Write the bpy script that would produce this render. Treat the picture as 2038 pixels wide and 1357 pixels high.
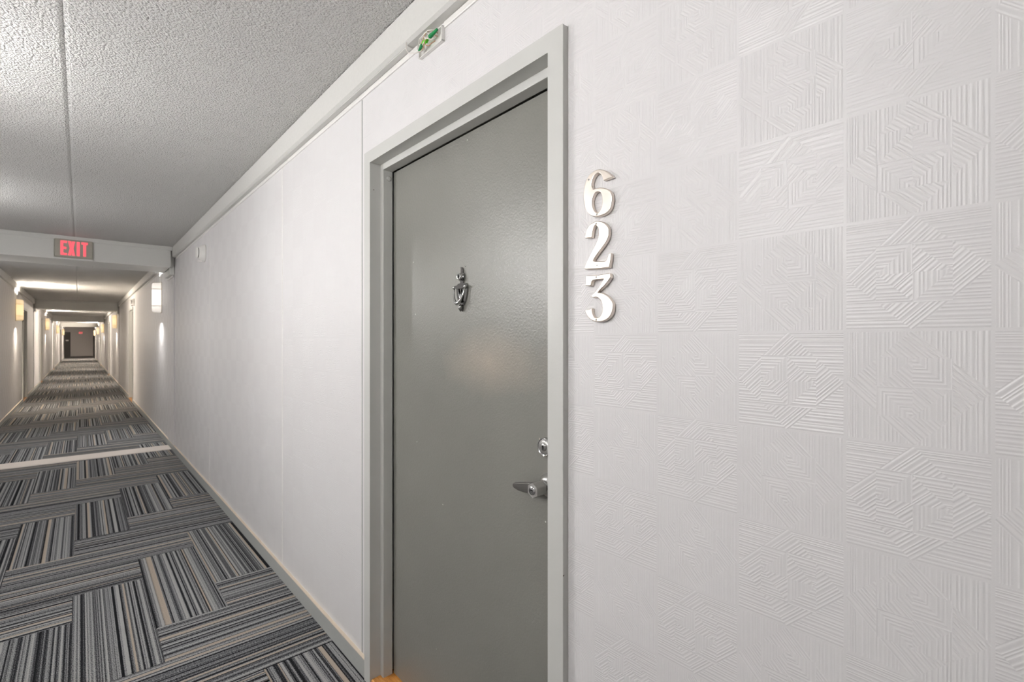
import bpy, math, random
from mathutils import Vector, Matrix

random.seed(7)
for o in list(bpy.data.objects):
    bpy.data.objects.remove(o, do_unlink=True)
SC = bpy.context.scene
COL = SC.collection

# ------------------------------------------------------------------ camera
EYE = 1.345
YAW = math.degrees(math.atan(859.0 / 977.0))
cam_d = bpy.data.cameras.new('camera')
cam_d.sensor_width = 36.0
cam_d.lens = 977.0 * 36.0 / 2038.0
cam_d.clip_start = 0.02
cam_d.clip_end = 200
cam_d.dof.use_dof = True
cam_d.dof.focus_distance = 1.35
cam_d.dof.aperture_fstop = 6.0
cam = bpy.data.objects.new('camera', cam_d)
COL.objects.link(cam)
cam.location = (0, 0, EYE)
cam.rotation_euler = (math.radians(90), 0, math.radians(-YAW))
SC.camera = cam
SC.cycles.use_light_tree = False
SC.cycles.max_bounces = 7
SC.cycles.diffuse_bounces = 5

# ------------------------------------------------------------------ world / exposure
world = bpy.data.worlds.new('world')
SC.world = world
world.use_nodes = True
world.node_tree.nodes['Background'].inputs[0].default_value = (0.02, 0.02, 0.02, 1)
world.node_tree.nodes['Background'].inputs[1].default_value = 1.0
SC.view_settings.view_transform = 'Standard'
SC.view_settings.look = 'None'
SC.view_settings.gamma = 1.0
SC.view_settings.use_curve_mapping = False
SC.view_settings.exposure = -0.12

# sizes of the corridor (metres): x across, y along, z up
XR, XL, ZC = 0.864, -0.958, 2.47
Y0, Y1 = -5.0, 52.0
XCF = 0.038          # how far the crown stands off the wall
ZCB = 2.352          # underside of the crown
LINTELS = [(7.1, 7.68), (18.4, 18.98), (29.6, 30.18), (40.6, 41.18)]
ZLB = 2.22           # underside of the lintels
DOORS_R = [(0.832, 1.800), (13.5, 14.5), (24.6, 25.6), (35.0, 36.0), (44.5, 45.5)]
DOORS_L = [(15.2, 16.2), (21.6, 22.6), (31.3, 32.3), (43.0, 44.0)]
DOOR_H = 2.040
WALL_T = 0.16


# ------------------------------------------------------------------ helpers
def lin(c):
    return tuple(((v / 255.0) / 12.92 if v / 255.0 <= 0.04045 else ((v / 255.0 + 0.055) / 1.055) ** 2.4) for v in c)


class MB:
    def __init__(self):
        self.v, self.f, self.smooth = [], [], []

    def add(self, vs, fs, smooth=False):
        b = len(self.v)
        self.v += [tuple(p) for p in vs]
        self.f += [tuple(b + i for i in f) for f in fs]
        self.smooth += [smooth] * len(fs)
        return self

    def box(self, x0, x1, y0, y1, z0, z1):
        vs = [(x, y, z) for x in (x0, x1) for y in (y0, y1) for z in (z0, z1)]
        fs = [(0, 1, 3, 2), (4, 6, 7, 5), (0, 4, 5, 1), (2, 3, 7, 6), (0, 2, 6, 4), (1, 5, 7, 3)]
        return self.add(vs, fs)

    def prism(self, pts, axis, a, b, smooth=False):
        """pts: closed 2D outline; axis 'x': pts are (y,z); 'y': (x,z); 'z': (x,y)"""
        def P(p, t):
            return {'x': (t, p[0], p[1]), 'y': (p[0], t, p[1]), 'z': (p[0], p[1], t)}[axis]
        n = len(pts)
        vs = [P(p, a) for p in pts] + [P(p, b) for p in pts]
        self.add(vs, [tuple(range(n))[::-1], tuple(range(n, 2 * n))])
        self.add(vs, [(i, (i + 1) % n, n + (i + 1) % n, n + i) for i in range(n)], smooth)
        return self

    def lathe(self, prof, origin, axis, seg=24, smooth=True):
        """prof: list of (radius, distance along axis); axis a unit vector"""
        ax = Vector(axis).normalized()
        t = Vector((0, 0, 1)) if abs(ax.z) < 0.9 else Vector((1, 0, 0))
        u = ax.cross(t).normalized()
        w = ax.cross(u)
        o = Vector(origin)
        vs, fs = [], []
        for r, d in prof:
            for k in range(seg):
                a = 2 * math.pi * k / seg
                vs.append(o + ax * d + (u * math.cos(a) + w * math.sin(a)) * max(r, 1e-5))
        for i in range(len(prof) - 1):
            for k in range(seg):
                k2 = (k + 1) % seg
                fs.append((i * seg + k, i * seg + k2, (i + 1) * seg + k2, (i + 1) * seg + k))
        fs.append(tuple(range(seg))[::-1])
        fs.append(tuple((len(prof) - 1) * seg + k for k in range(seg)))
        return self.add(vs, fs, smooth)

    def tube(self, path, rad, seg=8):
        pts = [Vector(p) for p in path]
        n = len(pts)
        rads = rad if isinstance(rad, (list, tuple)) else [rad] * n
        up = None
        vs, fs = [], []
        for i, p in enumerate(pts):
            d = (pts[min(i + 1, n - 1)] - pts[max(i - 1, 0)]).normalized()
            if up is None:
                t = Vector((0, 0, 1)) if abs(d.z) < 0.9 else Vector((1, 0, 0))
                up = d.cross(t).normalized()
            up = (up - d * up.dot(d)).normalized()
            w = d.cross(up)
            for k in range(seg):
                a = 2 * math.pi * k / seg
                vs.append(p + (up * math.cos(a) + w * math.sin(a)) * rads[i])
        for i in range(n - 1):
            for k in range(seg):
                k2 = (k + 1) % seg
                fs.append((i * seg + k, i * seg + k2, (i + 1) * seg + k2, (i + 1) * seg + k))
        fs.append(tuple(range(seg))[::-1])
        fs.append(tuple((n - 1) * seg + k for k in range(seg)))
        return self.add(vs, fs, True)

    def mesh(self, name):
        me = bpy.data.meshes.new(name)
        me.from_pydata(self.v, [], self.f)
        me.polygons.foreach_set('use_smooth', self.smooth)
        me.update()
        import bmesh
        bm = bmesh.new()
        bm.from_mesh(me)
        bmesh.ops.recalc_face_normals(bm, faces=bm.faces)
        bm.to_mesh(me)
        bm.free()
        return me

    def build(self, name, mat, parent=None, bevel=0.0, seg=2):
        o = bpy.data.objects.new(name, self.mesh(name))
        COL.objects.link(o)
        o.data.materials.append(mat)
        if parent is not None:
            o.parent = parent
        if bevel:
            m = o.modifiers.new('bevel', 'BEVEL')
            m.width, m.segments, m.limit_method = bevel, seg, 'ANGLE'
            m.angle_limit = math.radians(40)
        return o


def empty(name, loc=(0, 0, 0)):
    o = bpy.data.objects.new(name, None)
    o.empty_display_size = 0.1
    COL.objects.link(o)
    o.location = loc
    return o


def tag(o, label=None, cat=None, group=None, kind=None):
    if label: o['label'] = label
    if cat: o['category'] = cat
    if group: o['group'] = group
    if kind: o['kind'] = kind
    return o


def copy_tree(o, parent=None):
    c = o.copy()
    COL.objects.link(c)
    c.parent = parent
    for ch in o.children:
        copy_tree(ch, c)
    return c


# ------------------------------------------------------------------ materials
class NT:
    """small node-building helper"""
    def __init__(self, name):
        self.mat = bpy.data.materials.new(name)
        self.mat.use_nodes = True
        self.t = self.mat.node_tree
        self.bsdf = self.t.nodes['Principled BSDF']

    def node(self, kind, **props):
        n = self.t.nodes.new(kind)
        for k, v in props.items():
            setattr(n, k, v)
        return n

    def link(self, a, b):
        self.t.links.new(a, b)

    def put(self, sock, v):
        if isinstance(v, bpy.types.NodeSocket):
            self.link(v, sock)
        else:
            sock.default_value = v

    def m(self, op, a, b=None, c=None, clamp=False):
        n = self.node('ShaderNodeMath', operation=op, use_clamp=clamp)
        self.put(n.inputs[0], a)
        if b is not None: self.put(n.inputs[1], b)
        if c is not None: self.put(n.inputs[2], c)
        return n.outputs[0]

    def sel(self, mask, a, b):
        """mask ? a : b"""
        n = self.node('ShaderNodeMix', data_type='FLOAT')
        self.put(n.inputs[0], mask)
        self.put(n.inputs[2], b)
        self.put(n.inputs[3], a)
        return n.outputs[0]

    def mixc(self, fac, a, b, blend='MIX'):
        n = self.node('ShaderNodeMix', data_type='RGBA', blend_type=blend)
        self.put(n.inputs[0], fac)
        for s, v in ((n.inputs[6], a), (n.inputs[7], b)):
            self.put(s, v if isinstance(v, bpy.types.NodeSocket) else (*v[:3], 1))
        return n.outputs[2]

    def noise(self, vec, scale, detail=2.0, rough=0.5, dims='3D', w=None):
        n = self.node('ShaderNodeTexNoise', noise_dimensions=dims)
        if vec is not None: self.link(vec, n.inputs['Vector'])
        if w is not None: self.put(n.inputs['W'], w)
        n.inputs['Scale'].default_value = scale
        n.inputs['Detail'].default_value = detail
        n.inputs['Roughness'].default_value = rough
        return n.outputs[0]

    def ramp(self, fac, stops, interp='LINEAR'):
        n = self.node('ShaderNodeValToRGB')
        n.color_ramp.interpolation = interp
        e = n.color_ramp.elements
        while len(e) < len(stops): e.new(0.5)
        for el, (p, c) in zip(e, stops):
            el.position = p
            el.color = (*c[:3], 1)
        self.put(n.inputs[0], fac)
        return n.outputs[0]

    def bump(self, height, strength, dist, normal=None):
        n = self.node('ShaderNodeBump')
        n.inputs['Strength'].default_value = strength
        n.inputs['Distance'].default_value = dist
        self.link(height, n.inputs['Height'])
        if normal is not None: self.link(normal, n.inputs['Normal'])
        return n.outputs[0]

    def pos(self):
        g = self.node('ShaderNodeNewGeometry')
        return g.outputs['Position']

    def sep(self, vec):
        s = self.node('ShaderNodeSeparateXYZ')
        self.link(vec, s.inputs[0])
        return s.outputs

    def base(self, color=None, rough=None, metal=None, normal=None, spec=None, coat=None):
        b = self.bsdf.inputs
        if color is not None: self.put(b['Base Color'], color if isinstance(color, bpy.types.NodeSocket) else (*color[:3], 1))
        if rough is not None: self.put(b['Roughness'], rough)
        if metal is not None: self.put(b['Metallic'], metal)
        if normal is not None: self.link(normal, b['Normal'])
        if spec is not None: self.put(b['Specular IOR Level'], spec)
        if coat is not None: self.put(b['Coat Weight'], coat)
        return self.mat


def mat_plain(name, rgb, rough=0.5, metal=0.0, grain=0.0, gscale=60.0):
    n = NT(name)
    nz = n.noise(n.pos(), gscale, 3, 0.6)
    col = n.mixc(nz, tuple(v * 0.93 for v in rgb), tuple(min(1, v * 1.05) for v in rgb))
    nrm = n.bump(nz, grain, 0.002) if grain else None
    return n.base(col, rough, metal, nrm)


def mat_wallpaper():
    """embossed paper: squares of fine ribs, turned by a quarter from square to square"""
    n = NT('embossed_wallpaper')
    pos = n.pos()
    x, y, z = n.sep(pos)
    T = 0.160
    a = n.m('DIVIDE', n.m('SUBTRACT', y, 0.224), T)
    b = n.m('DIVIDE', n.m('SUBTRACT', z, 1.360), T)
    ia, ib = n.m('FLOOR', a), n.m('FLOOR', b)
    par = n.m('MODULO', n.m('ABSOLUTE', n.m('ADD', ia, ib)), 2.0)       # 1: ribs run level
    p0 = n.m('SUBTRACT', 1.0, n.m('FRACT', a))
    q0 = n.m('FRACT', b)
    p = n.sel(par, p0, q0)
    q = n.sel(par, q0, n.m('SUBTRACT', 1.0, p0))
    pc, qc = n.m('SUBTRACT', p, 0.5), n.m('SUBTRACT', q, 0.5)
    ap, aq = n.m('ABSOLUTE', pc), n.m('ABSOLUTE', qc)
    diamond = n.m('LESS_THAN', n.m('ADD', ap, aq), 0.5)
    square = n.m('LESS_THAN', n.m('MAXIMUM', ap, aq), 0.26)
    right = n.m('GREATER_THAN', pc, 0.0)
    top = n.m('GREATER_THAN', qc, 0.0)
    diag = n.m('MULTIPLY', n.m('SUBTRACT', p, q), 0.7071)
    s = n.m('ADD', p, q)
    ul = n.m('MAXIMUM', n.m('SUBTRACT', p, 0.24), n.m('SUBTRACT', q, 0.5))
    lr = n.m('MAXIMUM', n.m('SUBTRACT', 0.76, p), n.m('SUBTRACT', 0.5, q))
    ur = n.sel(n.m('LESS_THAN', s, 1.25), diag, q)
    ll = n.sel(n.m('GREATER_THAN', s, 0.75), diag, q)
    inner = n.sel(top, n.sel(right, ur, ul), n.sel(right, lr, ll))
    co = n.sel(square, inner, n.sel(diamond, diag, q))
    # frame rib near the border of every square
    wob = n.m('MULTIPLY', n.m('SUBTRACT', n.noise(None, 14.0, 1, 0.5, '1D', co), 0.5), 0.06)
    ph = n.m('MULTIPLY', n.m('ADD', co, wob), 33.0 * 2 * math.pi)
    rib = n.m('POWER', n.m('ADD', n.m('MULTIPLY', n.m('SINE', ph), 0.5), 0.5), 1.6)
    edge = n.m('GREATER_THAN', n.m('MAXIMUM', ap, aq), 0.488)
    rib = n.sel(edge, 0.15, rib)
    weave = n.noise(pos, 700.0, 2, 0.6)
    h = n.m('ADD', rib, n.m('MULTIPLY', weave, 0.30))
    nrm = n.bump(h, 0.45, 0.0009)
    big = n.noise(pos, 1.3, 3, 0.6)
    col = n.mixc(big, lin((222, 219, 219)), lin((229, 228, 228)))
    # a few tiny dark specks
    vor = n.node('ShaderNodeTexVoronoi')
    n.link(pos, vor.inputs['Vector'])
    vor.inputs['Scale'].default_value = 3.1
    spk = n.m('LESS_THAN', vor.outputs['Distance'], 0.0085)
    col = n.mixc(spk, col, lin((70, 66, 62)))
    rough = n.sel(par, 0.34, 0.46)
    return n.base(col, rough, 0.0, nrm, spec=0.5)


def mat_ceiling():
    n = NT('popcorn_ceiling')
    pos = n.pos()
    v = n.node('ShaderNodeTexVoronoi', feature='F1')
    n.link(pos, v.inputs['Vector'])
    v.inputs['Scale'].default_value = 112.0
    v.inputs['Randomness'].default_value = 1.0
    grains = n.m('SUBTRACT', 1.0, v.outputs['Distance'])
    n1 = n.noise(pos, 135.0, 3, 0.62)
    n2 = n.noise(pos, 38.0, 2, 0.5)
    h = n.m('ADD', n.m('ADD', n.m('MULTIPLY', grains, 0.8), n.m('MULTIPLY', n1, 1.3)), n.m('MULTIPLY', n2, 0.5))
    nrm = n.bump(h, 1.0, 0.0135)
    col = n.mixc(n1, lin((226, 225, 222)), lin((244, 243, 240)))
    return n.base(col, 0.9, 0.0, nrm, spec=0.2)


def mat_carpet():
    n = NT('striped_carpet')
    uvn = n.node('ShaderNodeUVMap', uv_map='UVMap')
    u, v, _ = n.sep(uvn.outputs[0])
    wob = n.m('MULTIPLY', n.m('SUBTRACT', n.noise(uvn.outputs[0], 90.0, 1, 0.5), 0.5), 0.0016)
    uu = n.m('ADD', u, wob)
    cell = n.m('FLOOR', n.m('DIVIDE', uu, 0.0046))
    wn = n.node('ShaderNodeTexWhiteNoise', noise_dimensions='1D')
    n.link(cell, wn.inputs['W'])
    wide = n.noise(None, 1.0, 2.0, 0.6, '1D', n.m('MULTIPLY', uu, 50.0))
    tone = n.m('ADD', n.m('MULTIPLY', wide, 2.25), n.m('MULTIPLY', wn.outputs['Value'], 0.44))
    tone = n.m('SUBTRACT', tone, 0.835)
    # broken yarn colour along a stripe
    mapn = n.node('ShaderNodeCombineXYZ')
    n.link(n.m('MULTIPLY', u, 360.0), mapn.inputs[0])
    n.link(n.m('MULTIPLY', v, 170.0), mapn.inputs[1])
    yarn = n.noise(mapn.outputs[0], 1.0, 2, 0.6)
    tone = n.m('ADD', tone, n.m('MULTIPLY', n.m('SUBTRACT', yarn, 0.5), 1.5))
    col = n.ramp(tone, [(0.0, lin((24, 24, 27))), (0.26, lin((46, 46, 50))), (0.44, lin((92, 93, 96))),
                        (0.60, lin((146, 147, 149))), (0.85, lin((186, 186, 185)))])
    bei = n.noise(None, 1.0, 1.0, 0.5, '1D', n.m('ADD', n.m('MULTIPLY', uu, 27.0), 31.7))
    bmask = n.m('MULTIPLY', n.m('MULTIPLY', n.m('SUBTRACT', bei, 0.645), 26.0, clamp=True), n.m('ADD', 0.45, n.m('MULTIPLY', yarn, 0.9)), clamp=True)
    col = n.mixc(bmask, col, lin((200, 186, 170)))
    loops = n.m('MULTIPLY', n.m('SINE', n.m('MULTIPLY', u, 2 * math.pi / 0.0029)), 0.5)
    h = n.m('ADD', loops, n.m('MULTIPLY', yarn, 1.4))
    nrm = n.bump(h, 0.8, 0.003)
    return n.base(col, 0.95, 0.0, nrm, spec=0.1)


def mat_door():
    n = NT('grey_door_enamel')
    pos = n.pos()
    x, y, z = n.sep(pos)
    peel = n.noise(pos, 170.0, 3, 0.55)
    nrm = n.bump(peel, 0.32, 0.0022)
    big = n.noise(pos, 2.2, 4, 0.6)
    col = n.mixc(big, lin((118, 117, 112)), lin((134, 133, 127)))
    # rubbed, faintly beige patch across the middle of the leaf
    dy = n.m('DIVIDE', n.m('SUBTRACT', y, 1.17), 0.30)
    dz = n.m('DIVIDE', n.m('SUBTRACT', z, 1.28), 0.13)
    rr = n.m('SQRT', n.m('ADD', n.m('MULTIPLY', dy, dy), n.m('MULTIPLY', dz, dz)))
    worn = n.m('MULTIPLY', n.m('SUBTRACT', 1.25, n.m('ADD', rr, n.m('MULTIPLY', n.noise(pos, 9.0, 4, 0.65), 0.7))), 0.9, clamp=True)
    col = n.mixc(worn, col, lin((160, 150, 138)))
    vor = n.node('ShaderNodeTexVoronoi')
    n.link(pos, vor.inputs['Vector'])
    vor.inputs['Scale'].default_value = 8.0
    chip = n.m('LESS_THAN', vor.outputs['Distance'], 0.022)
    col = n.mixc(chip, col, lin((200, 198, 192)))
    rough = n.m('ADD', 0.25, n.m('MULTIPLY', big, 0.10))
    return n.base(col, rough, 0.0, nrm, spec=0.5)


def mat_frame():
    n = NT('light_grey_frame_paint')
    pos = n.pos()
    nz = n.noise(pos, 130.0, 3, 0.6)
    big = n.noise(pos, 5.0, 3, 0.6)
    col = n.mixc(big, lin((196, 196, 192)), lin((206, 206, 202)))
    vor = n.node('ShaderNodeTexVoronoi')
    n.link(pos, vor.inputs['Vector'])
    vor.inputs['Scale'].default_value = 9.0
    chip = n.m('LESS_THAN', vor.outputs['Distance'], 0.02)
    col = n.mixc(chip, col, lin((96, 84, 72)))
    return n.base(col, 0.42, 0.0, n.bump(nz, 0.12, 0.001))


def mat_wood():
    n = NT('orange_wood')
    tc = n.node('ShaderNodeNewGeometry')
    mp = n.node('ShaderNodeMapping')
    mp.inputs['Scale'].default_value = (60, 5, 60)
    n.link(tc.outputs['Position'], mp.inputs[0])
    g = n.noise(mp.outputs[0], 3.0, 5, 0.65)
    col = n.ramp(g, [(0.25, lin((150, 92, 38))), (0.5, lin((205, 140, 68))), (0.8, lin((232, 184, 116)))])
    return n.base(col, 0.42, 0.0, n.bump(g, 0.2, 0.001))


def mat_emit(name, rgb, strength, base=(0.6, 0.55, 0.5)):
    n = NT(name)
    n.base(base, 0.4)
    n.bsdf.inputs['Emission Color'].default_value = (*rgb, 1)
    n.bsdf.inputs['Emission Strength'].default_value = strength
    return n.mat


def mat_sconce_glass(name, rgb, strength):
    """frosted lamp glass, brightest behind the bulb half-way up"""
    n = NT(name)
    tc = n.node('ShaderNodeTexCoord')
    x, y, z = n.sep(tc.outputs['Object'])
    d = n.m('DIVIDE', z, 0.20)
    glow = n.m('SUBTRACT', 1.0, n.m('MULTIPLY', n.m('MULTIPLY', d, d), 0.5), clamp=True)
    n.base((0.75, 0.7, 0.62), 0.35)
    n.bsdf.inputs['Emission Color'].default_value = (*rgb, 1)
    n.link(n.m('MULTIPLY', glow, strength), n.bsdf.inputs['Emission Strength'])
    return n.mat


M = {
    'wallpaper': mat_wallpaper(),
    'ceiling': mat_ceiling(),
    'carpet': mat_carpet(),
    'door': mat_door(),
    'frame': mat_frame(),
    'wood': mat_wood(),
    'crown': mat_plain('white_moulding_paint', lin((214, 213, 209)), 0.5, 0, 0.10, 90),
    'lintel': mat_plain('lintel_paint', lin((224, 224, 220)), 0.42, 0, 0.12, 120),
    'base': mat_plain('grey_baseboard_paint', lin((172, 174, 171)), 0.5, 0, 0.10, 90),
    'base_top': mat_plain('bare_baseboard_edge', lin((214, 200, 182)), 0.6, 0, 0.10, 90),
    'seam': mat_plain('white_seam_bead', lin((236, 234, 231)), 0.4),
    'white': mat_plain('white_plastic', lin((235, 233, 229)), 0.4),
    'chrome': mat_plain('chrome', lin((206, 206, 205)), 0.12, 1.0),
    'satin': mat_plain('satin_steel', lin((188, 187, 184)), 0.28, 1.0),
    'brushed': mat_plain('brushed_steel', lin((196, 195, 192)), 0.42, 0.85),
    'dark_chrome': mat_plain('dark_chrome', lin((150, 150, 149)), 0.10, 1.0),
    'dull': mat_plain('dull_grey_metal', lin((112, 110, 106)), 0.45, 0.7),
    'nickel': mat_plain('brushed_nickel', lin((240, 230, 220)), 0.30, 1.0, 0.06, 300),
    'black': mat_plain('black_gap', lin((14, 14, 14)), 0.8),
    'dark': mat_plain('dark_grey_paint', lin((62, 60, 58)), 0.5),
    'strip': mat_plain('pale_floor_strip', lin((212, 202, 194)), 0.5),
    'slab': mat_plain('floor_slab', lin((70, 70, 70)), 0.9),
    'green': mat_plain('green_plastic', lin((20, 128, 70)), 0.35),
    'lime': mat_plain('lime_plastic', lin((96, 214, 40)), 0.35),
    'wire': mat_plain('white_wire', lin((236, 230, 224)), 0.4),
    'copper': mat_plain('tan_wire', lin((200, 160, 132)), 0.4),
    'sign': mat_plain('sign_plate', lin((176, 174, 162)), 0.4),
    'exit_red': mat_emit('lit_red_letter', (1.0, 0.12, 0.16), 0.9, (0.75, 0.10, 0.12)),
    'endwall': mat_plain('end_wall_paint', lin((172, 168, 166)), 0.6),
    'glass_warm': mat_sconce_glass('warm_lamp_glass', (1.0, 0.68, 0.32), 1.15),
    'glass_cool': mat_sconce_glass('white_lamp_glass', (1.0, 0.93, 0.86), 1.1),
    'sconce_metal': mat_plain('pale_lamp_metal', lin((216, 210, 202)), 0.35, 0.3),
}


# ------------------------------------------------------------------ walls
def wall_side(name, xin, sgn, doors, label):
    """wall with recesses for the doors; sgn +1: wall lies at x > xin"""
    mb = MB()
    x0, x1 = (xin, xin + WALL_T) if sgn > 0 else (xin - WALL_T, xin)
    cur = Y0
    for a, b in doors:
        mb.box(x0, x1, cur, a - 0.021, 0, ZC)
        mb.box(x0, x1, a - 0.021, b + 0.021, DOOR_H + 0.021, ZC)
        cur = b + 0.021
    mb.box(x0, x1, cur, Y1, 0, ZC)
    o = mb.build(name, M['wallpaper'])
    return tag(o, label, 'wall', kind='structure')


wr = wall_side('wall_right', XR, 1, DOORS_R, 'right corridor wall in white embossed square-patterned wallpaper')
wl = wall_side('wall_left', XL, -1, DOORS_L, 'left corridor wall in white embossed wallpaper with lamps')
o = MB().box(XL - WALL_T, XR + WALL_T, Y1, Y1 + 0.12, 0, ZC).build('wall_back', M['endwall'])
tag(o, 'plain grey wall closing the far end of the corridor', 'wall', kind='structure')
o = MB().box(XL - WALL_T, XR + WALL_T, Y0 - 0.12, Y0, 0, ZC).build('wall_front', M['wallpaper'])
tag(o, 'corridor wall behind the viewpoint', 'wall', kind='structure')

# seam beads on the right wall
for k, (ys, w) in enumerate([(1.908, 0.006), (2.963, 0.010), (5.05, 0.008)]):
    MB().box(XR - 0.0022, XR + 0.001, ys - w / 2, ys + w / 2, 0.075, ZCB - 0.024).build('seam_bead', M['base'] if k == 0 else M['seam'], wr, 0.001, 1)

# ------------------------------------------------------------------ ceiling: slab and two textured panels with an open joint
SEAM = -0.045
ceil = MB().box(XL - WALL_T, XR + WALL_T, Y0 - 0.12, Y1 + 0.12, ZC + 0.006, ZC + 0.08).build('ceiling', M['ceiling'])
tag(ceil, 'white popcorn-textured corridor ceiling with a joint down its middle', 'ceiling', kind='structure')
for xa, xb, ea, eb in ((XL - WALL_T, SEAM - 0.0015, 0, 1), (SEAM + 0.0015, XR + WALL_T, 1, 0)):
    c = 0.013
    MB().prism([(xa, ZC + 0.006), (xa, ZC), (xb - eb * c, ZC), (xb, ZC + 0.0045), (xb, ZC + 0.006)] if eb else
               [(xb, ZC + 0.006), (xb, ZC), (xa + c, ZC), (xa, ZC + 0.0045), (xa, ZC + 0.006)],
               'y', Y0 - 0.12, Y1 + 0.12).build('ceiling_panel', M['ceiling'], ceil)

# ------------------------------------------------------------------ floor and carpet planks (herringbone)
floor = MB().box(XL - WALL_T, XR + WALL_T, Y0 - 0.12, Y1 + 0.12, -0.12, -0.006).build('floor', M['slab'])
tag(floor, 'corridor floor laid with grey striped carpet planks in herringbone', 'floor', kind='structure')
UX, UY, AX, AY = 0.2975, 0.3217, -0.0305, 2.505
PL = []
for j in range(-30, 160):
    for k in range(-12, 12):
        # plank lying across the corridor: row j, starts at AX + UX*(1+j), repeats every six columns
        if (k - 1 - j) % 6 == 0:
            PL.append((AX + UX * k, AX + UX * (k + 3), AY + UY * j, AY + UY * (j + 1), 'across'))
        # plank lying along the corridor: column k, starts at row k, repeats every six rows
        if (j - k) % 6 == 0:
            PL.append((AX + UX * k, AX + UX * (k + 1), AY + UY * j, AY + UY * (j + 3), 'along'))
NEAR_END, far_mb, far_uv = 20.0, MB(), []


def plank_geo(mb, x0, x1, y0, y1):
    e, g = 0.0010, 0.0002
    xa, xb, ya, yb = x0 + g, x1 - g, y0 + g, y1 - g
    vs = [(xa, ya, -0.006), (xb, ya, -0.006), (xb, yb, -0.006), (xa, yb, -0.006),
          (xa + e, ya + e, 0), (xb - e, ya + e, 0), (xb - e, yb - e, 0), (xa + e, yb - e, 0)]
    mb.add(vs, [(4, 5, 6, 7), (0, 1, 5, 4), (1, 2, 6, 5), (2, 3, 7, 6), (3, 0, 4, 7)])


for x0, x1, y0, y1, kind in sorted(PL, key=lambda p: p[2]):
    ru, rv = random.uniform(0, 40), random.uniform(0, 40)
    cx0, cx1, cy0, cy1 = max(x0, XL), min(x1, XR), max(y0, Y0), min(y1, Y1)
    if cx1 - cx0 < 0.01 or cy1 - cy0 < 0.01:
        continue
    near = 0.6 <= cy1 and cy0 < NEAR_END
    mb = MB() if near else far_mb
    n0 = len(mb.v)
    plank_geo(mb, cx0, cx1, cy0, cy1)

    def uvf(p):
        return (p[0] - x0 + ru, p[1] - y0 + rv) if kind == 'along' else (p[1] - y0 + ru, p[0] - x0 + rv)
    if near:
        me = bpy.data.meshes.new('carpet_plank')
        me.from_pydata(mb.v, [], mb.f)
        uvl = me.uv_layers.new(name='UVMap')
        for lp in me.loops:
            uvl.data[lp.index].uv = uvf(mb.v[lp.vertex_index])
        ob = bpy.data.objects.new('carpet_plank', me)
        COL.objects.link(ob)
        me.materials.append(M['carpet'])
        ob.parent = floor
    else:
        far_uv += [uvf(p) for p in mb.v[n0:]]
me = bpy.data.meshes.new('distant_carpet')
me.from_pydata(far_mb.v, [], far_mb.f)
uvl = me.uv_layers.new(name='UVMap')
for lp in me.loops:
    uvl.data[lp.index].uv = far_uv[lp.vertex_index]
ob = bpy.data.objects.new('distant_carpet', me)
COL.objects.link(ob)
me.materials.append(M['carpet'])
ob.parent = floor
ob['kind'] = 'stuff'

# pale cover strip across the floor below the first lintel
o = MB().prism([(7.37, 0.0), (7.375, 0.006), (7.685, 0.006), (7.69, 0.0)], 'x', XL, XR).build('trim_1', M['strip'])
tag(o, 'pale cover strip across the carpet below the first lintel', 'floor strip', kind='structure')

# ------------------------------------------------------------------ baseboards
def runs(doors, extra):
    cuts = sorted([(a - 0.0545, b + 0.0545) for a, b in doors] + extra)
    cur, out = Y0, []
    for a, b in cuts:
        if a > cur: out.append((cur, a))
        cur = max(cur, b)
    out.append((cur, Y1))
    return out


PIL = [(a + 0.10, b + 0.02) for a, b in LINTELS]
for name, xin, sg, doors, lab in (('baseboard_right', XR, -1, DOORS_R, 'grey baseboard with bare top edge along the right wall'),
                                  ('baseboard_left', XL, 1, DOORS_L, 'grey baseboard along the left wall')):
    r = empty(name, (xin, 0, 0))
    tag(r, lab, 'baseboard', kind='structure')
    for a, b in runs(doors, []):
        t = 0.014
        xa, xb = (-t, 0) if sg < 0 else (0, t)
        bd = MB().box(xa, xb, a, b, 0, 0.071).build('baseboard_run', M['base'], r)
        MB().box(xa + 0.0005, xb, a, b, 0.071, 0.074).build('top_edge', M['base_top'], bd)

# ------------------------------------------------------------------ crown mouldings with cable strip
BAYS = [(Y0, LINTELS[0][0])] + [(LINTELS[i][1], LINTELS[i + 1][0]) for i in range(3)] + [(LINTELS[3][1], Y1)]
for name, xin, sg, lab in (('trim_2', XR, -1, 'white boxed crown moulding with cable strip along the right wall'),
                           ('trim_3', XL, 1, 'white boxed crown moulding with cable strip along the left wall')):
    r = empty(name, (xin, 0, ZC))
    tag(r, lab, 'moulding', kind='structure')
    for a, b in BAYS:
        z0, z1 = ZCB - ZC, -0.004
        prof = [(0, z0), (sg * (XCF - 0.010), z0), (sg * XCF, z0 + 0.008), (sg * XCF, z1), (0, z1)]
        MB().prism(prof, 'y', a, b).build('moulding_run', M['crown'], r)
        parts = [(a, b)] if not (sg < 0 and a < 0) else [(a, 1.300), (1.462, b)]
        for ca, cb in parts:
            MB().prism([(0, z0 - 0.003), (sg * 0.005, z0 - 0.003), (sg * 0.006, z0 - 0.006), (sg * 0.006, z0 - 0.019), (sg * 0.004, z0 - 0.022), (0, z0 - 0.022)],
                       'y', ca, cb).build('cable_strip', M['white'], r)
    if sg < 0:
        # thin cover plate hanging under the crown from the open box on
        MB().box(-0.027, -0.007, 1.49, LINTELS[0][0] - 0.02, ZCB - ZC - 0.004, ZCB - ZC - 0.0005).build('cover_plate', M['crown'], r)

# ------------------------------------------------------------------ lintels and portals
NTRIM = [3]


def next_trim():
    NTRIM[0] += 1
    return 'trim_%d' % NTRIM[0]


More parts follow.
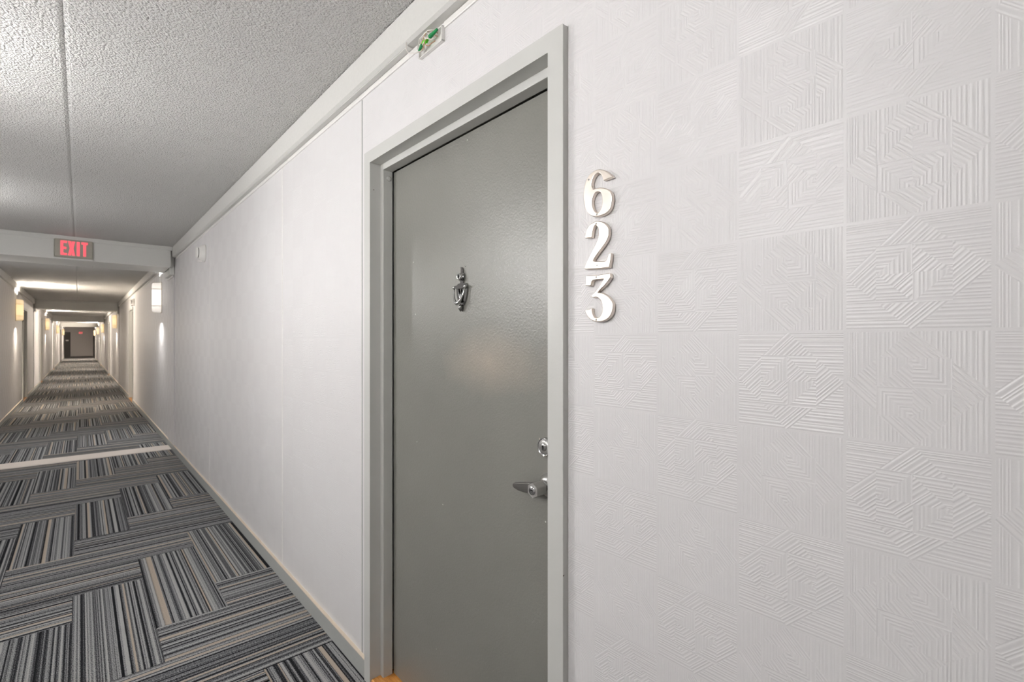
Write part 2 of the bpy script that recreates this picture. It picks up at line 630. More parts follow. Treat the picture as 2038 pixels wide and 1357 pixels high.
ORD = ['nearest', 'second', 'third', 'farthest']
for i, (a, b) in enumerate(LINTELS):
    r = empty(next_trim(), (0, a, ZLB))
    tag(r, '%s white lintel beam spanning the corridor%s' % (ORD[i], ', with the exit sign' if i == 0 else ''), 'beam', kind='structure')
    y0, y1 = 0.0, b - a
    xa, xb = XL + XCF + 0.014, XR - XCF - 0.014
    # beam with rounded lower corners
    pts = []
    R, h = 0.022, ZC - ZLB
    for cx, a0 in ((xb - R, -90), (xa + R, 180)):
        arc = [(cx + R * math.cos(math.radians(a0 + t)), R + R * math.sin(math.radians(a0 + t))) for t in (0, 22.5, 45, 67.5, 90)]
        if a0 == -90:
            pts += arc + [(xb, h), (xa, h)]
        else:
            pts += arc
    MB().prism(pts, 'y', y0, y1, False).build('beam', M['lintel'], r)
    MB().box(XL + XCF, XR - XCF, y0 - 0.022, y0 - 0.0005, h - 0.045, h - 0.001).build('top_ledge', M['lintel'], r, 0.004)
    for sg, xin in ((-1, XR), (1, XL)):
        # short boxed block between beam and wall, and the flat pilaster under it
        xs = sorted((xin + sg * 0.004, xin + sg * 0.050))
        MB().box(xs[0], xs[1], 0.10, y1, 2.150 - ZLB, h - 0.002).build('end_block', M['lintel'], r, 0.004)
        xs = sorted((xin, xin + sg * 0.012))
        MB().box(xs[0], xs[1], 0.12, y1 + 0.02, 0.074 - ZLB, 2.149 - ZLB).build('pilaster', M['wallpaper'], r, 0.003)
        MB().box(*sorted((xin + sg * 0.012, xin + sg * 0.024)), 0.10, y1 + 0.02, 2.120 - ZLB, 2.146 - ZLB).build('cable_strip', M['white'], r, 0.002)
    if i == 0:
        for px, py in ((-0.14, y1 - 0.06), (0.11, y1 - 0.06)):
            MB().lathe([(0.004, 0.0), (0.010, -0.003), (0.008, -0.010), (0.003, -0.013)], (px, py, 0), (0, 0, 1), 10).build('stud', M['white'], r)

# ------------------------------------------------------------------ doors
def door_frame(xin, sg, a, b, label):
    """sg: direction of the corridor seen from the wall (-1 on the right wall)"""
    r = empty(next_trim(), (xin, a, 0))
    tag(r, label, 'door frame', kind='structure')
    w, p, H = b - a, 0.018, DOOR_H
    F = 0.050

    def bx(x0, x1):
        return sorted((sg * x0, sg * x1))
    # x measured from the wall plane, + towards the corridor; casing faces with mitred corners
    def casing(outl, nm):
        mb = MB().prism(outl, 'x', *bx(0.0, p))
        return mb.build(nm, M['frame'], r, 0.0025)
    casing([(-F, 0), (0, 0), (0, H), (-F, H + 0.047)], 'casing')
    casing([(w, 0), (w + F, 0), (w + F, H + 0.047), (w, H)], 'casing')
    casing([(0, H), (w, H), (w + F, H + 0.047), (-F, H + 0.047)], 'casing')
    # jamb linings (thin), then the stop further in
    e = 0.004
    for ya, yb in ((-0.02, e * 0), (w, w + 0.02)):
        MB().box(*bx(0.0, -0.120), ya, yb, 0, H).build('jamb', M['frame'], r)
    MB().box(*bx(0.0, -0.120), -0.02, w + 0.02, H, H + 0.02).build('head_jamb', M['frame'], r)
    s = 0.025
    MB().box(*bx(-0.026, -0.066), 0.0, s, 0, H - s).build('stop', M['frame'], r, 0.0015)
    MB().box(*bx(-0.026, -0.066), w - s, w, 0, H - s).build('stop', M['frame'], r, 0.0015)
    MB().box(*bx(-0.026, -0.066), 0.0, w, H - s, H).build('head_stop', M['frame'], r, 0.0015)
    MB().box(*bx(-0.118, -0.120), 0.0, w, 0, H).build('dark_backing', M['black'], r)  # black sheet added behind the leaf to stop light leaking round it
    MB().prism([(sg * 0.016, 0.0), (sg * 0.016, 0.018), (sg * 0.008, 0.026), (sg * -0.118, 0.026), (sg * -0.118, 0.0)], 'y', 0.001, w - 0.001)\
        .build('threshold', M['wood'], r)['label'] = 'worn orange wooden threshold'
    return r


def door_leaf(n, xin, sg, a, b, label):
    r = empty('door_%d' % n, (xin, a, 0))
    tag(r, label, 'door', kind='structure')
    w = b - a
    xs = sorted((sg * -0.069, sg * -0.112))
    MB().box(xs[0], xs[1], 0.028, w - 0.028 + 0.0, 0.030, DOOR_H - 0.028).build('leaf', M['door'], r, 0.002)
    return r


fr = door_frame(XR, -1, *DOORS_R[0], 'light grey steel frame around the dark grey door 623')
d1 = door_leaf(1, XR, -1, *DOORS_R[0], 'dark grey enamelled apartment door with knocker and lever handle')
A = DOORS_R[0][0]
# plug on the hinge-side jamb
MB().lathe([(0.010, 0.0), (0.010, -0.002), (0.006, -0.003), (0.001, -0.003)], (0.050, 0.968 - 0.025, 1.985), (0, 1, 0), 14).build('screw_plug', M['frame'], fr)

DX = 0.069        # depth of the leaf's face behind the wall plane
# --- deadbolt
db = empty('deadbolt', (DX, 0.923 - A, 1.063)); db.parent = d1
MB().lathe([(0.0252, 0.0), (0.0252, -0.006), (0.0240, -0.0095), (0.0228, -0.0100), (0.0215, -0.0085), (0.0200, -0.0080)], (0, 0, 0), (1, 0, 0), 36).build('rim', M['chrome'], db)
MB().lathe([(0.0202, -0.004), (0.0202, -0.0086), (0.0120, -0.0090), (0.001, -0.0090)], (0, 0, 0), (1, 0, 0), 36).build('face_disc', M['brushed'], db)
MB().lathe([(0.0105, -0.006), (0.0105, -0.0115), (0.0090, -0.0125), (0.001, -0.0125)], (0, 0, 0), (1, 0, 0), 28).build('cylinder_plug', M['satin'], db)
MB().prism([(-0.0012, -0.006), (0.0016, -0.006), (0.0016, -0.001), (0.0032, 0.001), (0.0028, 0.005), (-0.0018, 0.005), (-0.0028, 0.001)], 'x', -0.0131, -0.0120).build('keyhole', M['black'], db)
# bare chip in the paint above the deadbolt
MB().prism([(-0.0012, -0.006), (0.0014, -0.0045), (0.0009, 0.006), (-0.0006, 0.006)], 'x', DX - 0.0006, DX - 0.0001).build('paint_chip', M['base_top'], d1).location = (0, 0.948 - A, 1.077)
# --- lever handle
lv = empty('lever_handle', (DX, 0.907 - A, 0.965)); lv.parent = d1
MB().lathe([(0.033, 0.0), (0.033, -0.004), (0.030, -0.011), (0.022, -0.019), (0.016, -0.022), (0.014, -0.022)], (0, 0, 0), (1, 0, 0), 36).build('rose', M['satin'], lv)
MB().lathe([(0.013, -0.018), (0.013, -0.034), (0.0145, -0.036)], (0, 0, 0), (1, 0, 0), 24).build('neck', M['chrome'], lv)
hexa = [(0.0195 * math.cos(math.radians(60 * k + 30)), 0.0195 * math.sin(math.radians(60 * k + 30)) - 0.002) for k in range(6)]
MB().prism(hexa, 'x', -0.032, -0.066).build('hub', M['brushed'], lv, 0.002)
up = [(0.006, 0.013), (0.03, 0.0115), (0.055, 0.0095), (0.078, 0.0075), (0.094, 0.0060), (0.102, 0.0030), (0.104, -0.0015)]
dn = [(0.101, -0.0060), (0.092, -0.0090), (0.075, -0.0130), (0.05, -0.0155), (0.025, -0.0160), (0.006, -0.0155)]
mbv, mbf = [], []
outl = up + dn
nO = len(outl)
for xx in (-0.038, -0.056):
    for (yy, zz) in outl:
        bow = 0.012 * (yy / 0.104) ** 2
        mbv.append((xx + bow, yy, zz - 0.014 * max(0.0, yy / 0.104) ** 1.3))
MB().add(mbv, [tuple(range(nO)), tuple(range(nO, 2 * nO))[::-1]] + [(i, nO + i, nO + (i + 1) % nO, (i + 1) % nO) for i in range(nO)], True).build('lever', M['dull'], lv, 0.003, 3)
MB().lathe([(0.0118, -0.064), (0.0118, -0.0672), (0.0105, -0.0690), (0.001, -0.0690)], (0, 0, -0.002), (1, 0, 0), 28).build('cylinder_plug', M['chrome'], lv)
MB().prism([(-0.0045, -0.0032), (0.0045, -0.0020), (0.0045, 0.0005), (-0.0005, 0.0010), (-0.0045, -0.0005)], 'x', -0.0697, -0.0685).build('keyhole', M['black'], lv)

# --- knocker with viewer
kn = empty('door_knocker', (DX, 1.302 - A, 1.515)); kn.parent = d1
urn = [(0, 0.070), (0.005, 0.062), (0.006, 0.055), (0.0045, 0.052), (0.012, 0.048), (0.0155, 0.040), (0.0145, 0.030), (0.009, 0.022), (0.008, 0.018), (0.022, 0.016), (0.030, 0.010), (0.0305, 0.002),
       (0.029, -0.010), (0.025, -0.028), (0.018, -0.044), (0.010, -0.054), (0.006, -0.058), (0.0075, -0.062), (0.004, -0.069), (0, -0.075)]
full = urn + [(-yy, zz) for yy, zz in urn[-2:0:-1]]
MB().prism(full, 'x', -0.0005, -0.0055).build('back_plate', M['dark_chrome'], kn, 0.0018)
MB().lathe([(0.0115, -0.003), (0.0115, -0.016), (0.0095, -0.019), (0.0070, -0.019), (0.0065, -0.015), (0.001, -0.015)], (0, 0, 0.037), (1, 0, 0), 26).build('viewer_ring', M['chrome'], kn)
MB().lathe([(0.0062, -0.0150), (0.0052, -0.0168), (0.003, -0.0178), (0.0005, -0.0182)], (0, 0, 0.037), (1, 0, 0), 20).build('lens', M['black'], kn)
MB().prism([(-0.032, 0.000), (-0.032, 0.007), (-0.027, 0.009), (-0.008, 0.010), (0.008, 0.010), (0.027, 0.009), (0.032, 0.007), (0.032, 0.000), (0.010, -0.001), (-0.010, -0.001)],
           'x', -0.004, -0.016).build('hinge_bar', M['dark_chrome'], kn, 0.002)
for s_ in (-1, 1):
    MB().lathe([(0.001, -0.006), (0.0045, -0.004), (0.0052, 0), (0.0045, 0.004), (0.001, 0.006)], (-0.015, s_ * 0.031, 0.004), (0, 1, 0), 14).build('hinge_knob', M['chrome'], kn)
loop = [(-0.029, 0.002), (-0.0275, -0.011), (-0.0235, -0.024), (-0.0175, -0.036), (-0.009, -0.046), (0.0, -0.050), (0.009, -0.046), (0.0175, -0.036), (0.0235, -0.024), (0.0275, -0.011), (0.029, 0.002)]
MB().tube([(-0.014 - 0.010 * min(1, -zz / 0.05), yy, zz) for yy, zz in loop],
          [0.0026, 0.0027, 0.0030, 0.0036, 0.0052, 0.0066, 0.0052, 0.0036, 0.0030, 0.0027, 0.0026], 12).build('knocker_loop', M['chrome'], kn)
MB().lathe([(0.001, 0.004), (0.006, 0.0), (0.0075, -0.006), (0.006, -0.012), (0.0025, -0.018), (0.001, -0.020)], (-0.010, 0, -0.055), (0, 0, 1), 16).build('drop_finial', M['dark_chrome'], kn)
for s_ in (-1, 0, 1):
    MB().tube([(-0.006, s_ * 0.014, -0.002), (-0.008, s_ * 0.009, -0.020), (-0.008, s_ * 0.003, -0.038), (-0.007, 0.0, -0.046)], [0.0018, 0.0020, 0.0018, 0.0014], 8).build('plate_rib', M['dark_chrome'], kn)
# two small bare screws / scars above the knocker
for yy, zz in ((0.012, 0.0695), (-0.014, 0.072)):
    MB().lathe([(0.0026, 0.0), (0.0022, -0.0012), (0.0008, -0.0016)], (0, yy, zz), (1, 0, 0), 10).build('screw', M['dark_chrome'], kn)

# --- other doors
dl = {'R': ['dark grey door on the right wall beyond the nearest lintel', 'dark grey door on the right wall beyond the second lintel',
            'dark grey door on the right wall beyond the third lintel', 'farthest dark grey door on the right wall'],
      'L': ['dark grey door on the left wall beside the nearest glowing wall lamp', 'dark grey door on the left wall just past the second lintel',
            'dark grey door on the left wall past the third lintel', 'farthest dark grey door on the left wall']}
nd = 2


def simple_handle(leaf, sg, w):
    h = empty('lever_handle', (sg * -DX, 0.09, 0.97)); h.parent = leaf
    MB().lathe([(0.032, 0.0), (0.030, 0.010), (0.018, 0.018)], (0, 0, 0), (sg, 0, 0), 20).build('rose', M['satin'], h)
    MB().box(*sorted((sg * 0.018, sg * 0.060)), -0.012, 0.012, -0.012, 0.012).build('hub', M['satin'], h, 0.003)
    MB().box(*sorted((sg * 0.040, sg * 0.056)), 0.010, 0.105, -0.009, 0.010).build('lever', M['satin'], h, 0.003)


for side, xin, sg, ds in (('R', XR, -1, DOORS_R[1:]), ('L', XL, 1, DOORS_L)):
    for i, (a, b) in enumerate(ds):
        door_frame(xin, sg, a, b, 'light grey frame around the ' + dl[side][i])
        leaf = door_leaf(nd, xin, sg, a, b, dl[side][i])
        simple_handle(leaf, sg, b - a)
        nd += 1

# dark fire door and frame at the far end
r = empty('door_%d' % nd, (XL, Y1, 0))
tag(r, 'dark narrow fire door in the far end wall, on the left', 'door', kind='structure')
MB().box(0.0, 0.34, -0.045, -0.001, 0, 2.02).build('leaf', M['dark'], r, 0.004)
MB().box(0.34, 0.375, -0.06, -0.001, 0, 2.05).build('jamb', M['dark'], r, 0.004)
MB().box(0.0, 0.34, -0.06, -0.001, 2.02, 2.05).build('head_jamb', M['dark'], r, 0.004)
MB().box(0.10, 0.26, -0.050, -0.046, 1.34, 1.44).build('notice_plate', M['white'], r, 0.002)
o = MB().box(XR - 0.10, XR - 0.02, Y1 - 0.06, Y1 - 0.001, 0, 2.05).build(next_trim(), M['dark'], None, 0.004)
tag(o, 'dark upright post at the right edge of the far end wall', 'post', kind='structure')
o = MB().box(XL + 0.38, XR - 0.11, Y1 - 0.02, Y1 - 0.001, 0, 0.14).build('baseboard_back', M['dark'])
tag(o, 'dark baseboard along the far end wall', 'baseboard', kind='structure')

# ------------------------------------------------------------------ house numerals 6 2 3
S6 = [(0.645, 1.695, 1), (0.65, 1.701, 0), (0.658, 1.708, 0), (0.667, 1.715, 0), (0.679, 1.72, 0), (0.69, 1.722, 0), (0.7, 1.72, 0), (0.711, 1.715, 0), (0.718, 1.707, 0), (0.723, 1.696, 0), (0.726, 1.682, 0), (0.726, 1.666, 0), (0.724, 1.652, 0), (0.719, 1.639, 0), (0.711, 1.629, 0), (0.7, 1.622, 0), (0.686, 1.619, 0), (0.672, 1.619, 0), (0.66, 1.622, 0), (0.652, 1.629, 0), (0.648, 1.64, 0), (0.647, 1.651, 0), (0.649, 1.661, 0), (0.655, 1.669, 0), (0.664, 1.675, 0), (0.674, 1.679, 0), (0.684, 1.681, 0), (0.698, 1.681, 1), (0.703, 1.692, 0), (0.701, 1.702, 0), (0.697, 1.709, 0), (0.69, 1.713, 0), (0.683, 1.713, 0), (0.678, 1.71, 0), (0.674, 1.704, 0), (0.67, 1.694, 1)]
S6H = [(0.685, 1.673, 0), (0.693, 1.672, 0), (0.699, 1.665, 0), (0.702, 1.656, 0), (0.701, 1.644, 0), (0.696, 1.634, 0), (0.689, 1.628, 0), (0.681, 1.629, 0), (0.675, 1.638, 0), (0.673, 1.649, 0), (0.674, 1.661, 0), (0.678, 1.669, 0)]
S2 = [(0.722, 1.577, 1), (0.72, 1.587, 0), (0.715, 1.598, 0), (0.706, 1.605, 0), (0.697, 1.608, 0), (0.685, 1.608, 0), (0.672, 1.604, 0), (0.663, 1.597, 0), (0.657, 1.588, 0), (0.656, 1.578, 0), (0.658, 1.568, 0), (0.664, 1.558, 0), (0.674, 1.548, 0), (0.684, 1.539, 0), (0.693, 1.53, 0), (0.699, 1.523, 1), (0.693, 1.521, 0), (0.679, 1.519, 0), (0.667, 1.518, 0), (0.662, 1.521, 0), (0.658, 1.528, 0), (0.656, 1.534, 1), (0.65, 1.533, 1), (0.651, 1.521, 0), (0.655, 1.503, 1), (0.688, 1.504, 0), (0.723, 1.507, 1), (0.721, 1.516, 0), (0.713, 1.528, 0), (0.704, 1.541, 0), (0.695, 1.554, 0), (0.688, 1.564, 0), (0.684, 1.574, 0), (0.683, 1.585, 0), (0.685, 1.594, 0), (0.69, 1.599, 0), (0.694, 1.6, 0), (0.698, 1.595, 0), (0.701, 1.586, 0), (0.703, 1.575, 1)]
S3 = [(0.719, 1.492, 1), (0.684, 1.490, 0), (0.659, 1.491, 0), (0.652, 1.49, 1), (0.651, 1.481, 1), (0.657, 1.474, 0), (0.667, 1.465, 0), (0.677, 1.458, 0), (0.686, 1.451, 1), (0.676, 1.45, 0), (0.664, 1.445, 0), (0.654, 1.437, 0), (0.646, 1.426, 0), (0.645, 1.415, 0), (0.648, 1.404, 0), (0.655, 1.395, 0), (0.667, 1.389, 0), (0.681, 1.387, 0), (0.693, 1.388, 0), (0.706, 1.393, 0), (0.716, 1.402, 0), (0.723, 1.414, 1), (0.702, 1.417, 1), (0.702, 1.408, 0), (0.697, 1.399, 0), (0.689, 1.396, 0), (0.681, 1.398, 0), (0.675, 1.405, 0), (0.672, 1.416, 0), (0.675, 1.429, 0), (0.681, 1.437, 0), (0.69, 1.442, 0), (0.698, 1.441, 0), (0.706, 1.444, 1), (0.698, 1.450, 0), (0.686, 1.460, 0), (0.676, 1.471, 0), (0.669, 1.48, 1), (0.69, 1.48, 0), (0.701, 1.478, 0), (0.705, 1.468, 1), (0.72, 1.469, 1)]


def smooth_outline(pts, n=4):
    out, N = [], len(pts)
    for i in range(N):
        p0, p1, p2, p3 = (pts[(i + k) % N] for k in (-1, 0, 1, 2))
        t1 = (0, 0) if p1[2] else ((p2[0] - p0[0]) / 2, (p2[1] - p0[1]) / 2)
        t2 = (0, 0) if p2[2] else ((p3[0] - p1[0]) / 2, (p3[1] - p1[1]) / 2)
        if p1[2]: t1 = (p2[0] - p1[0], p2[1] - p1[1])
        if p2[2]: t2 = (p2[0] - p1[0], p2[1] - p1[1])
        for s in range(n):
            t = s / n
            h1, h2, h3, h4 = 2 * t**3 - 3 * t**2 + 1, -2 * t**3 + 3 * t**2, t**3 - 2 * t**2 + t, t**3 - t**2
            out.append(tuple(h1 * p1[c] + h2 * p2[c] + h3 * t1[c] + h4 * t2[c] for c in (0, 1)))
    return out


def numeral(name, outlines, label, screws):
    cu = bpy.data.curves.new(name, 'CURVE')
    cu.dimensions, cu.fill_mode = '2D', 'BOTH'
    cu.extrude, cu.bevel_depth, cu.bevel_resolution = 0.0035, 0.0018, 3
    cu.offset = -0.0016
    cy = sum(p[0] for p in outlines[0]) / len(outlines[0])
    cz = min(p[1] for p in outlines[0])
    for ol in outlines:
        pts = smooth_outline(ol)
        sp = cu.splines.new('POLY')
        sp.points.add(len(pts) - 1)
        for q, (yy, zz) in zip(sp.points, pts):
            q.co = (-(yy - cy), zz - cz, 0, 1)        # seen from the corridor, -y lies to the right
        sp.use_cyclic_u = True
    tmp = bpy.data.objects.new('tmp', cu)
    COL.objects.link(tmp)
    dg = bpy.context.evaluated_depsgraph_get()
    me = bpy.data.meshes.new_from_object(tmp.evaluated_get(dg))
    bpy.data.objects.remove(tmp, do_unlink=True)
    # local x -> -y, local y -> z, local z -> -x
    me.transform(Matrix(((0, 0, -1, 0), (-1, 0, 0, 0), (0, 1, 0, 0), (0, 0, 0, 1))))
    me.name = name
    me.materials.clear()
    me.materials.append(M['nickel'])
    root = empty(name, (XR, cy, cz))
    tag(root, label, 'house number', 'brushed metal numerals beside the door')
    body = bpy.data.objects.new('digit', me)
    COL.objects.link(body)
    body.parent = root
    body.location = (-0.0054, 0, 0)
    for yy, zz in screws:
        MB().lathe([(0.0022, -0.0100), (0.0020, -0.0114), (0.0006, -0.0118)], (0, yy - cy, zz - cz), (1, 0, 0), 10).build('pin', M['satin'], root)
    return root


numeral('house_numeral', [S6, S6H], 'brushed metal numeral 6, topmost on the wall beside the door', [(0.711, 1.7055), (0.688, 1.6235)])
numeral('house_numeral', [S2], 'brushed metal numeral 2, in the middle of the column beside the door', [(0.690, 1.6035), (0.688, 1.5115)])
numeral('house_numeral', [S3], 'brushed metal numeral 3, lowest on the wall beside the door', [(0.690, 1.4855), (0.690, 1.392)])

# ------------------------------------------------------------------ open junction box with wire connectors under the crown
jb = empty('junction_box', (XR, 1.372, 2.314))
tag(jb, 'small open white junction box with green wire connectors under the crown moulding', 'junction box')
hw, hh = 0.070, 0.024
MB().box(-0.003, -0.0005, -hw, hw, -hh, hh).build('back_plate', M['white'], jb)
MB().box(-0.012, -0.003, -hw, hw, -hh, -hh + 0.003).build('side_wall', M['white'], jb, 0.001)
MB().box(-0.012, -0.003, -hw, hw, hh - 0.003, hh).build('side_wall', M['white'], jb, 0.001)
MB().box(-0.014, -0.003, -hw, -hw + 0.003, -hh, hh).build('end_wall', M['white'], jb, 0.001)
MB().box(-0.014, -0.003, hw - 0.003, hw, -hh, hh).build('end_wall', M['white'], jb, 0.001)


def nut(y, z, dy, dz, mat, L=0.030):
    d = Vector((-0.12, dy, dz)).normalized()
    MB().lathe([(0.0030, 0.0), (0.0042, 0.002), (0.0060, L * 0.75), (0.0066, L * 0.78), (0.0066, L), (0.004, L)], (-0.022, y, z), d, 12, False).build('wire_connector', mat, jb)


nut(-0.060, 0.010, 1.0, -0.22, M['green'], 0.040)
nut(0.052, -0.010, -1.0, 0.30, M['green'], 0.030)
nut(-0.006, 0.004, 1.0, -0.10, M['lime'], 0.026)
nut(0.006, -0.004, -0.6, 0.75, M['lime'], 0.016)
rng = random.Random(3)
for k in range(7):
    y0 = rng.uniform(-0.055, -0.03)
    y1 = rng.uniform(0.03, 0.058)
    path = []
    zoff = rng.uniform(-0.016, 0.014)
    for t in range(9):
        f = t / 8.0
        path.append((-0.012 - 0.018 * math.sin(math.pi * f) - rng.uniform(0, 0.004), y0 + (y1 - y0) * f, zoff + 0.012 * math.sin(2 * math.pi * f + k)))
    MB().tube(path, 0.0015, 6).build('wire', M['copper'] if k % 3 == 0 else M['wire'], jb)
# stray loop of cable that leaves the box towards the far side
MB().tube([(-0.018, 0.030, -0.014), (-0.034, 0.055, -0.020), (-0.042, 0.085, -0.010), (-0.040, 0.104, 0.012), (-0.036, 0.112, 0.036), (-0.034, 0.116, 0.046)], 0.0019, 8).build('wire', M['wire'], jb)
MB().tube([(-0.016, -0.050, 0.016), (-0.033, -0.020, 0.020), (-0.033, 0.030, 0.016), (-0.022, 0.060, 0.004)], 0.0017, 8).build('wire', M['wire'], jb)

# ------------------------------------------------------------------ wall-mounted detectors
def detector(y, z, label, x=XR, sg=-1):
    r = empty('smoke_detector', (x, y, z))
    tag(r, label, 'smoke detector', 'white round detectors on the wall')
    MB().lathe([(0.080, 0.0005), (0.080, 0.012), (0.074, 0.018), (0.056, 0.046), (0.052, 0.052)], (0, 0, 0), (sg, 0, 0), 40).build('housing', M['white'], r)
    MB().lathe([(0.044, 0.052), (0.044, 0.058)], (0, 0, 0), (sg, 0, 0), 32).build('vent_gap', M['black'], r)
    MB().lathe([(0.050, 0.057), (0.050, 0.064), (0.044, 0.069), (0.001, 0.071)], (0, 0, 0), (sg, 0, 0), 32).build('cap', M['white'], r)
    MB().box(*sorted((sg * 0.058, sg * 0.02)), -0.008, 0.008, -0.086, -0.066).build('latch', M['white'], r, 0.003)
    return r


detector(5.28, 2.155, 'white round smoke detector on the right wall before the nearest lintel')
detector(13.15, 2.17, 'small white detector on the right wall above the second door')

# ------------------------------------------------------------------ exit signs
def exit_sign(x, y, z, w, h, label, letters=True):
    r = empty('exit_sign', (x, y, z))
    tag(r, label, 'exit sign', 'red exit signs')
    MB().box(-w / 2, w / 2, -0.028, -0.0005, -h / 2, h / 2).build('housing', M['sign'], r, 0.006)
    MB().box(-w / 2 - 0.006, w / 2 + 0.006, -0.020, -0.001, -h / 2 - 0.006, -h / 2 - 0.0005).build('lower_lip', M['sign'], r, 0.002)
    MB().box(-w / 2 - 0.006, -w / 2 - 0.0005, -0.020, -0.001, -h / 2, h / 2).build('side_lip', M['sign'], r, 0.002)
    MB().box(w / 2 + 0.0005, w / 2 + 0.006, -0.020, -0.001, -h / 2, h / 2).build('side_lip', M['sign'], r, 0.002)
    H = h * 0.80
    s = H * 0.15
    z0, z1 = -H / 2, H / 2
    lw = H * 0.34
    gap = H * 0.08
    x0 = -w * 0.35
    F0, F1 = -0.0325, -0.0278

    def L(mb):
        mb.build('letter', M['exit_red'], r)
    e = MB()
    e.prism([(x0, z0), (x0 + lw, z0), (x0 + lw, z0 + s), (x0 + s, z0 + s), (x0 + s, -s / 2), (x0 + lw * 0.9, -s / 2), (x0 + lw * 0.9, s / 2), (x0 + s, s / 2), (x0 + s, z1 - s), (x0 + lw, z1 - s), (x0 + lw, z1), (x0, z1)], 'y', F0, F1)
    L(e)
    x0 += lw + gap * 0.6
    xw = lw * 1.12
    c = x0 + xw / 2
    k = s * 0.62
    e = MB()
    e.prism([(x0, z0), (x0 + s * 1.15, z0), (c, -k), (x0 + xw - s * 1.15, z0), (x0 + xw, z0), (c + k, 0), (x0 + xw, z1), (x0 + xw - s * 1.15, z1), (c, k), (x0 + s * 1.15, z1), (x0, z1), (c - k, 0)], 'y', F0, F1)
    L(e)
    x0 += xw + gap
    L(MB().box(x0, x0 + s * 1.1, F0, F1, z0, z1))
    x0 += s * 1.1 + gap
    tw = lw * 1.05
    e = MB()
    cc = x0 + tw / 2
    e.prism([(cc - s / 2, z0), (cc + s / 2, z0), (cc + s / 2, z1 - s), (x0 + tw, z1 - s), (x0 + tw, z1), (x0, z1), (x0, z1 - s), (cc - s / 2, z1 - s)], 'y', F0, F1)
    L(e)
    return r


exit_sign(-0.052, LINTELS[0][0], 2.337, 0.305, 0.190, 'lit red EXIT sign on the front of the nearest lintel')
exit_sign(0.03, Y1, 2.00, 0.33, 0.19, 'tiny lit red exit sign on the far end wall')


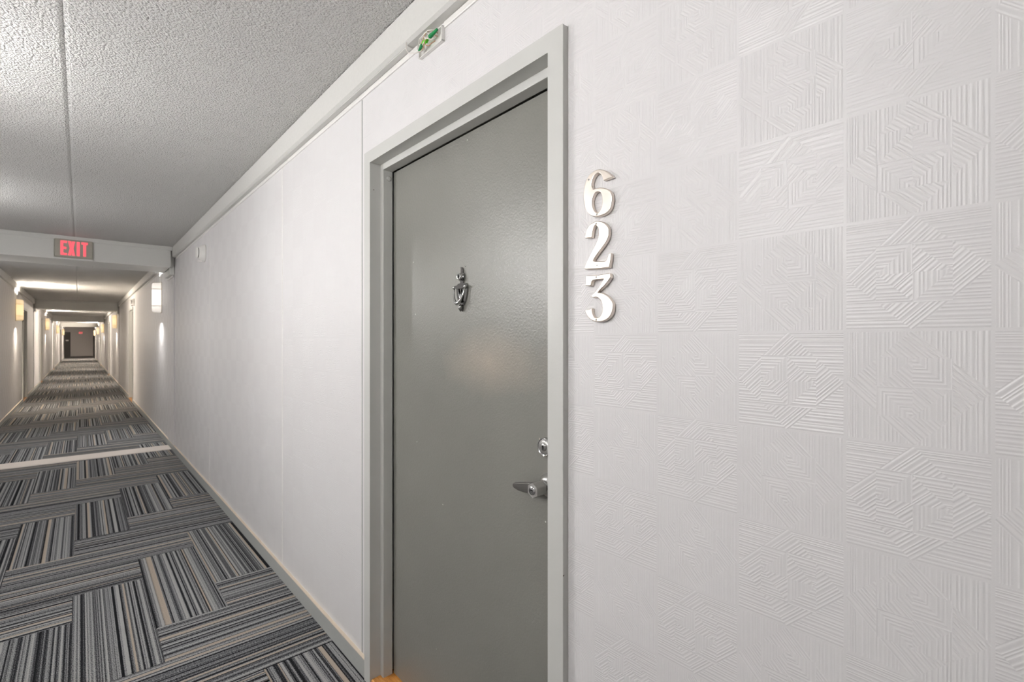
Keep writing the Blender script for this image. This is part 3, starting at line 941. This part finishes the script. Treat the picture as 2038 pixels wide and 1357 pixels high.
# ------------------------------------------------------------------ wall sconces
def sconce(y, xin, sg, label, glass, color, power, down=None):
    """sg: direction towards the corridor"""
    zc, hh = 1.955, 0.205
    r = empty('wall_sconce', (xin, y, zc))
    tag(r, label, 'wall lamp', 'wall lamps along the corridor')
    MB().box(*sorted((sg * 0.0005, sg * 0.012)), -0.070, 0.070, -hh - 0.01, hh + 0.01).build('back_plate', M['sconce_metal'], r, 0.004)
    # half-oval glass body with softly rounded ends
    rings = [(-hh, 0.82), (-hh + 0.012, 0.94), (-hh + 0.030, 1.0), (-0.08, 1.0), (0.0, 1.0), (0.08, 1.0), (hh - 0.030, 1.0), (hh - 0.012, 0.94), (hh, 0.82)]
    N = 14
    vs, fs = [], []
    for zz, k in rings:
        for i in range(N + 1):
            t = math.pi * i / N
            vs.append((sg * (0.013 + 0.100 * k * math.sin(t)), 0.078 * k * math.cos(t), zz))
    for j in range(len(rings) - 1):
        for i in range(N):
            fs.append((j * (N + 1) + i, j * (N + 1) + i + 1, (j + 1) * (N + 1) + i + 1, (j + 1) * (N + 1) + i))
        fs.append((j * (N + 1) + N, j * (N + 1), (j + 1) * (N + 1), (j + 1) * (N + 1) + N))
    fs.append(tuple(range(N + 1)))
    fs.append(tuple((len(rings) - 1) * (N + 1) + i for i in range(N + 1))[::-1])
    shade = MB().add(vs, fs, True).build('glass_shade', glass, r)
    for zz in (-0.118, 0.118):
        pts = [(sg * (0.013 + 0.1035 * math.sin(math.pi * i / N)), 0.0815 * math.cos(math.pi * i / N)) for i in range(N + 1)]
        MB().prism(pts, 'z', zz - 0.005, zz + 0.005).build('band', M['sconce_metal'], shade)
    MB().box(*sorted((sg * 0.0005, sg * 0.024)), -0.016, 0.016, hh + 0.011, 2.325 - zc).build('raceway', M['white'], r, 0.003)
    for dz, rx, pw in ((hh + 0.012, math.pi, power), (-hh - 0.012, 0.0, power * 0.8 if down is None else down)):
        ld = bpy.data.lights.new('lamp_light', 'AREA')
        ld.shape, ld.size, ld.size_y = 'RECTANGLE', 0.09, 0.13
        ld.energy, ld.color = pw, color
        ld.spread = math.radians(165)
        lo = bpy.data.objects.new('lamp_light', ld)
        COL.objects.link(lo)
        lo.parent = r
        lo.location = (sg * 0.080, 0, dz + (0.03 if rx else -0.03))
        # tipped out from the wall, over the glass
        lo.rotation_euler = (0, sg * math.radians(-140 if rx else -46), 0)
    return r


WARM, COOL = (1.0, 0.87, 0.73), (1.0, 0.985, 0.975)
near_glass = mat_sconce_glass('bright_lamp_glass', (1.0, 0.985, 0.978), 90.0)
faint_fill_glass = mat_sconce_glass('faint_fill_lamp_glass', (1.0, 0.985, 0.978), 32.0)
dim_fill_glass = mat_sconce_glass('dim_fill_lamp_glass', (1.0, 0.985, 0.978), 62.0)
sconce(2.70, XL, 1, 'nearest wall lamp, on the left wall outside the picture', near_glass, COOL, 5.0, 8.0)
sconce(5.30, XL, 1, 'unseen fill lamp added on the left wall before the nearest lintel', faint_fill_glass, COOL, 0.8, 5.0)  # extra lamp out of view, added to light the first lintel and nearby wall
sconce(0.85, XL, 1, 'unseen fill lamp added on the left wall beside the viewpoint', dim_fill_glass, COOL, 8.0, 5.0)  # invented lamp out of view, put in to brighten the wall by the numerals
sconce(-1.70, XR, -1, 'unseen fill lamp added on the right wall behind the viewpoint', M['glass_cool'], COOL, 90.0, 4.0)  # added out of view for its uplight on the near ceiling
sconce(8.50, XR, -1, 'white glass wall lamp on the right wall just past the nearest lintel', M['glass_cool'], COOL, 40.0, 20.0)
LW = ['nearest amber glowing wall lamp in view on the left wall', 'second amber wall lamp on the left wall', 'third amber wall lamp on the left wall', 'farthest amber wall lamp on the left wall']
RW = ['nearest amber glowing wall lamp on the right wall', 'second amber wall lamp on the right wall, past the third lintel', 'third amber wall lamp on the right wall', 'farthest amber wall lamp on the right wall']
for y, lab in zip((13.7, 24.6, 35.5, 46.4), LW):
    sconce(y, XL, 1, lab, M['glass_warm'], WARM, 72.0, 48.0)
for y, lab in zip((19.9, 31.0, 39.2, 48.5), RW):
    sconce(y, XR, -1, lab, M['glass_warm'], WARM, 72.0, 48.0)
